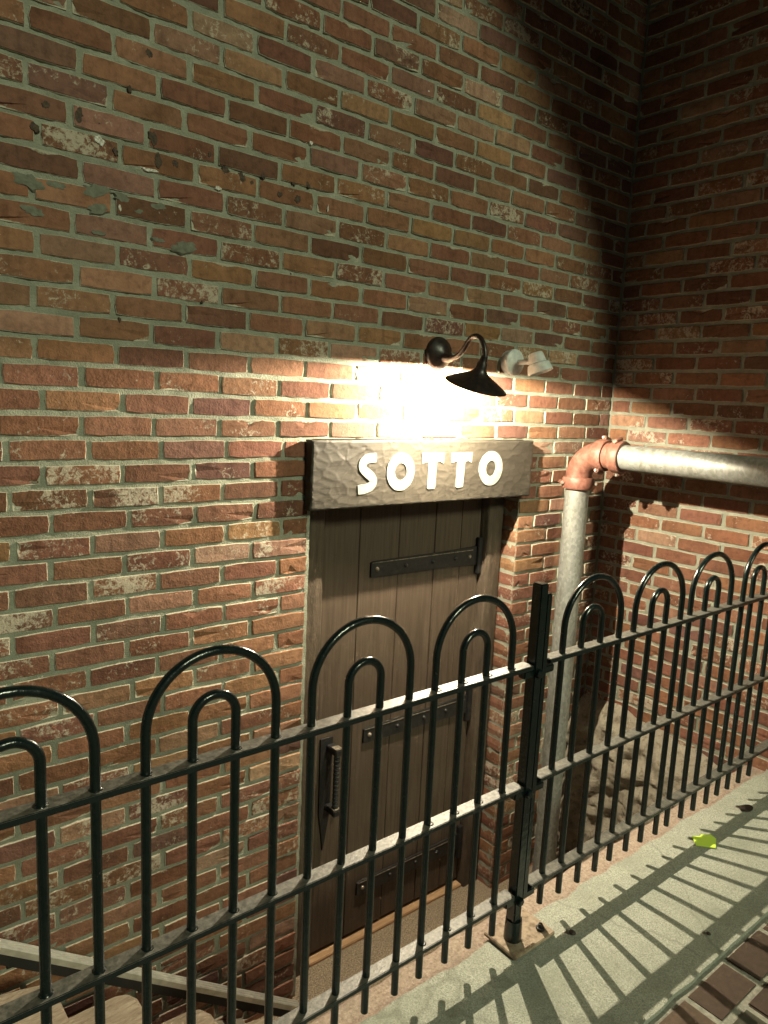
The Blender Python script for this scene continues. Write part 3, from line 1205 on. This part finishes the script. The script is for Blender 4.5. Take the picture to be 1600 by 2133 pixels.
# ------------------------------------------------------------------ unlit white flood fitting
FX = -.775
fl = thing('flood_light', 'unlit white round-plate flood light on the brick right of the black lamp', 'flood light', (FX, 0, 1.683))
MB().lathe([(.010, .0001), (.010, .050), (-.026, .050), (-.030, .056), (-.040, .055), (-.046, .047), (-.049, .0001)], (FX, 0, 1.683), (0, 1, 0), 28).build('back_box', M['whitemetal'], fl, smooth=True, angle=40)
MB().tube([(FX + .012, -.046, 1.684), (FX + .020, -.085, 1.686), (FX + .024, -.115, 1.684)], [.013, .011, .015], 12).build('knuckle', M['whitemetal'], fl, smooth=True, angle=60)
HAX = Vector((.16, -.30, -.94)).normalized()
HC = Vector((FX + .022, -.140, 1.690))
MB().lathe([(-.034, .0001), (-.034, .026), (-.028, .031), (.008, .036), (.014, .045), (.040, .052), (.050, .053), (.052, .048), (.040, .040), (.038, .0001)], HC, HAX, 28).build('lamp_head', M['whitemetal'], fl, smooth=True, angle=35)

# ------------------------------------------------------------------ pipe
PX, PY, PZ, PR = -.385, -.125, 1.303, .054
pipe = thing('drain_pipe', 'galvanised steel pipe with orange elbow, rising then running along the side wall', 'pipe', (PX, PY, FLOOR))
ER = .115
MB().tube([(PX, PY, FLOOR + .001), (PX, PY, PZ - ER - .02)], PR, 32).build('vertical_pipe', M['galv'], pipe, smooth=True, angle=50)
HY = PY - ER - .075
MB().tube([(PX, HY - .02, PZ), (PX, -1.9, PZ)], PR, 32).build('horizontal_pipe', M['galv'], pipe, smooth=True, angle=50)
el = [(PX, PY, PZ - ER)]
for k in range(0, 13):
    a = math.pi / 2 * k / 12
    el.append((PX, PY - ER + ER * math.cos(a), PZ - ER + ER * math.sin(a)))
el.append((PX, HY, PZ))
MB().tube(el, PR + .004, 28, ref=(1, 0, 0)).build('elbow', M['primer'], pipe, smooth=True, angle=60)


def coupling(c, ax, bolt_dir):
    cp = MB().lathe([(-.026, PR), (-.026, PR + .013), (-.018, PR + .017), (.018, PR + .017), (.026, PR + .013), (.026, PR)], c, ax, 28).build('coupling', M['primer'], pipe, smooth=True, angle=40)
    c = Vector(c)
    ax = Vector(ax).normalized()
    for s in (-1, 1):
        d = Vector(bolt_dir).normalized() * s
        side = ax.cross(d)
        ctr = c + d * (PR + .021)
        lug = MB()
        pts = []
        for q in (-.021, .021):
            pts.append(ctr + side * q)
        lug.tube([pts[0], pts[1]], .0105, 10)
        lug.build('lug', M['primer'], cp, smooth=True, angle=40)
        MB().tube([ctr - side * .031, ctr - side * .027, ctr + side * .027, ctr + side * .031], [.006, .008, .008, .006], 8).build('bolt', M['zinc'], cp, smooth=True, angle=40)


coupling((PX, PY, PZ - ER - .022), (0, 0, 1), (.75, -.66, 0))
coupling((PX, PY - ER - .005, PZ), (0, 1, 0), (.25, 0, .97))
coupling((PX, HY - .012, PZ), (0, 1, 0), (-.25, 0, .97))

# ------------------------------------------------------------------ rail along the stair wall
rail = thing('stair_rail', 'ribbed aluminium rail sloping down the brick wall beside the stone steps', 'rail', (-2.8, -.08, -.1))
P0, P1 = Vector((-3.3, -.085, .29)), Vector((-1.80, -.085, -.83))
d = (P1 - P0).normalized()
up = Vector((0, 1, 0)).cross(d)
if up.z < 0:
    up = -up


def bar_along(profile, name, m, parent, smooth=False):
    bb = MB()
    n_ = len(profile)
    vs = [P0 + Vector((0, q[0], 0)) + up * q[1] for q in profile] + [P1 + Vector((0, q[0], 0)) + up * q[1] for q in profile]
    fs = [tuple(range(n_)), tuple(range(2 * n_ - 1, n_ - 1, -1))] + [(i, i + n_, (i + 1) % n_ + n_, (i + 1) % n_) for i in range(n_)]
    bb.add(vs, fs)
    return bb.build(name, m, parent)


prof = [(-.020, 0), (-.020, .008)]
for k in range(3):
    y = -.020 + k * .0145
    prof += [(y, .017), (y + .003, .021), (y + .0085, .021), (y + .0115, .017), (y + .0120, .007), (y + .0142, .007)]
prof += [(.024, .007), (.024, 0)]
bar_along(prof, 'ribbed_cap', M['alu'], rail)
bar_along([(-.016, -.030), (-.016, -.0005), (.020, -.0005), (.020, -.030)], 'shade_strip', M['rail_shade'], rail)  # black strip stands in for the shade under the rail
for s in (.1, .35, .6, .85):
    c_ = P0.lerp(P1, s)
    MB().box(c_.x - .012, c_.x + .012, c_.y - .008, .006, c_.z - .045, c_.z - .028).build('bracket', M['iron'], rail)

# ------------------------------------------------------------------ iron fence
FY = -.98
SPC = .0857
fence = thing('iron_fence', 'black bow-top iron fence along the kerb in front of the doorway', 'fence', (-1.66, FY, 0))
ZT, ZM, ZB, ZTIP, ZC = .831, .491, .169, .082, .910
BR = .0090


def hoop_geo(rad, name):
    pts = [(-rad, 0, ZTIP), (-rad, 0, ZT), (-rad, 0, ZC - .01)]
    for k in range(0, 25):
        a = math.pi - math.pi * k / 24
        pts.append((rad * math.cos(a), 0, ZC + rad * math.sin(a)))
    pts += [(rad, 0, ZC - .01), (rad, 0, ZT), (rad, 0, ZTIP)]
    bb = MB().tube(pts, BR, 12, ref=(0, 1, 0))
    me = bb.mesh(name, True, 50)
    me.materials.append(M['fence'])
    return me


outer_me = hoop_geo(SPC * 1.5, 'outer_bow')
inner_me = hoop_geo(SPC * .5, 'inner_bow')
weld = MB()
for k in range(4):
    for zz in (ZT, ZM, ZB):
        xx = (k - 1.5) * SPC
        weld.lathe([(-.009, BR), (-.0055, BR + .004), (.0055, BR + .004), (.009, BR)], (xx, 0, zz), (0, 0, 1), 10)
weld_me = weld.mesh('weld_beads', True, 60)
weld_me.materials.append(M['fence'])

POSTX = -1.662
lefts = [POSTX - .102 - SPC * 1.5 - 4 * SPC * i for i in range(6)]
rights = [POSTX + .104 + SPC * 1.5 + 4 * SPC * i for i in range(4)]
for xc in lefts + rights:
    for nm, me in (('outer_bow', outer_me), ('inner_bow', inner_me), ('weld_beads', weld_me)):
        o = bpy.data.objects.new(nm, me)
        if nm == 'weld_beads':
            o['kind'] = 'stuff'
        COL.objects.link(o)
        o.location = (xc + rnd.uniform(-.0018, .0018), FY + rnd.uniform(-.001, .001), rnd.uniform(-.003, .003))
        if nm != 'weld_beads':
            o.rotation_euler = (rnd.uniform(-.006, .006), rnd.uniform(-.005, .005), rnd.uniform(-.03, .03))
        o.parent = fence
        o.matrix_parent_inverse = Matrix.Translation(-fence.location)
for z in (ZT, ZM, ZB):
    MB().box(-3.72, POSTX - .034, FY - .0185, FY + .0185, z - .0065, z + .0065, .0015).build('rail', M['rail'], fence)
    MB().box(POSTX + .034, -.03, FY - .0185, FY + .0185, z - .0065 + .004, z + .0065 + .004, .0015).build('rail', M['rail'], fence)


def post(x, h):
    p = MB().box(x - .026, x + .004, FY - .016, FY + .016, .075, h, .003).build('post', M['fence'], fence)
    MB().box(x + .0055, x + .027, FY - .013, FY + .013, .14, h - .03, .003).build('stiffener', M['fence'], p)
    MB().tube([(x - .008, FY, .012), (x - .008, FY, .085)], [.026, .023], 14).build('foot_sleeve', M['fence'], p, smooth=True, angle=40)
    for z in (ZT, ZM, ZB):
        MB().box(x - .060, x + .060, FY - .012, FY + .012, z - .030, z - .0085, .003).build('lug', M['fence'], p)
        MB().lathe([(0, .012), (-.008, .012), (-.011, .008), (-.011, .0001)], (x - .012, FY - .016, z - .02), (0, 1, 0), 6).build('bolt', M['fence'], p)
    return p


post(POSTX, 1.052)
post(-3.75, 1.052)
pb = MB().box(POSTX - .058, POSTX + .112, -1.035, -.918, .0125, .0245, .002).build('base_plate', M['plate'], fence)
for bx, by in ((POSTX + .052, -.945), (POSTX + .082, -1.005)):
    MB().lathe([(0, .013), (.008, .013), (.008, .007), (.018, .0065), (.018, .0001)], (bx, by, .0245), (0, 0, 1), 6).build('bolt', M['iron'], pb)

# ------------------------------------------------------------------ litter
zs = .0135
vs = [(-.757, -1.015), (-.735, -1.034), (-.722, -1.030), (-.695, -1.052), (-.700, -1.075), (-.752, -1.100), (-.795, -1.052)]
nn = len(vs)
b = MB()
zz = [.001, .003, .002, .004, .002, .0, .0]
b.add([(p[0], p[1], zs + zz[i] + .002) for i, p in enumerate(vs)] + [(p[0], p[1], zs + zz[i]) for i, p in enumerate(vs)] + [(-.748, -1.055, zs + .0035), (-.748, -1.055, zs + .0015)],
      [(i, (i + 1) % nn, 2 * nn) for i in range(nn)] + [((i + 1) % nn + nn, i + nn, 2 * nn + 1) for i in range(nn)] +
      [(i, i + nn, (i + 1) % nn + nn, (i + 1) % nn) for i in range(nn)])
tag(b.build('paper_scrap', M['paper']), 'bright yellow-green paper scrap lying on the pale kerb slab', 'paper')
b = MB()
lf = []
for k in range(12):
    a = 2 * math.pi * k / 12
    lf.append((-.407 + .030 * math.cos(a) + .008 * math.sin(a), -1.042 - .010 * math.cos(a) + .020 * math.sin(a), zs + .003 + .006 * abs(math.cos(a))))
b.add(lf + [(p[0], p[1], p[2] - .0015) for p in lf] + [(-.407, -1.042, zs + .001), (-.407, -1.042, zs - .0005)],
      [(i, (i + 1) % 12, 24) for i in range(12)] + [((i + 1) % 12 + 12, i + 12, 25) for i in range(12)] + [(i, i + 12, (i + 1) % 12 + 12, (i + 1) % 12) for i in range(12)])
tag(b.build('dead_leaf', M['leaf']), 'small dark dead leaf on the kerb slab beyond the yellow paper', 'leaf')
for x, y, s, lb in ((-1.178, -1.295, .007, 'tiny dark pebble near the outer edge of the kerb slab'), (-1.505, -1.062, .010, 'dark pebble on the kerb slab beside the fence base plate')):
    bm = bmesh.new()
    bmesh.ops.create_icosphere(bm, subdivisions=2, radius=s)
    for v in bm.verts:
        v.co *= 1 + .25 * noise.noise(v.co * 120)
        v.co.z *= .55
        v.co += Vector((x, y, zs + s * .4))
    me = bpy.data.meshes.new('pebble')
    bm.to_mesh(me)
    bm.free()
    tag(obj('pebble', me, M['leaf']), lb, 'pebble')
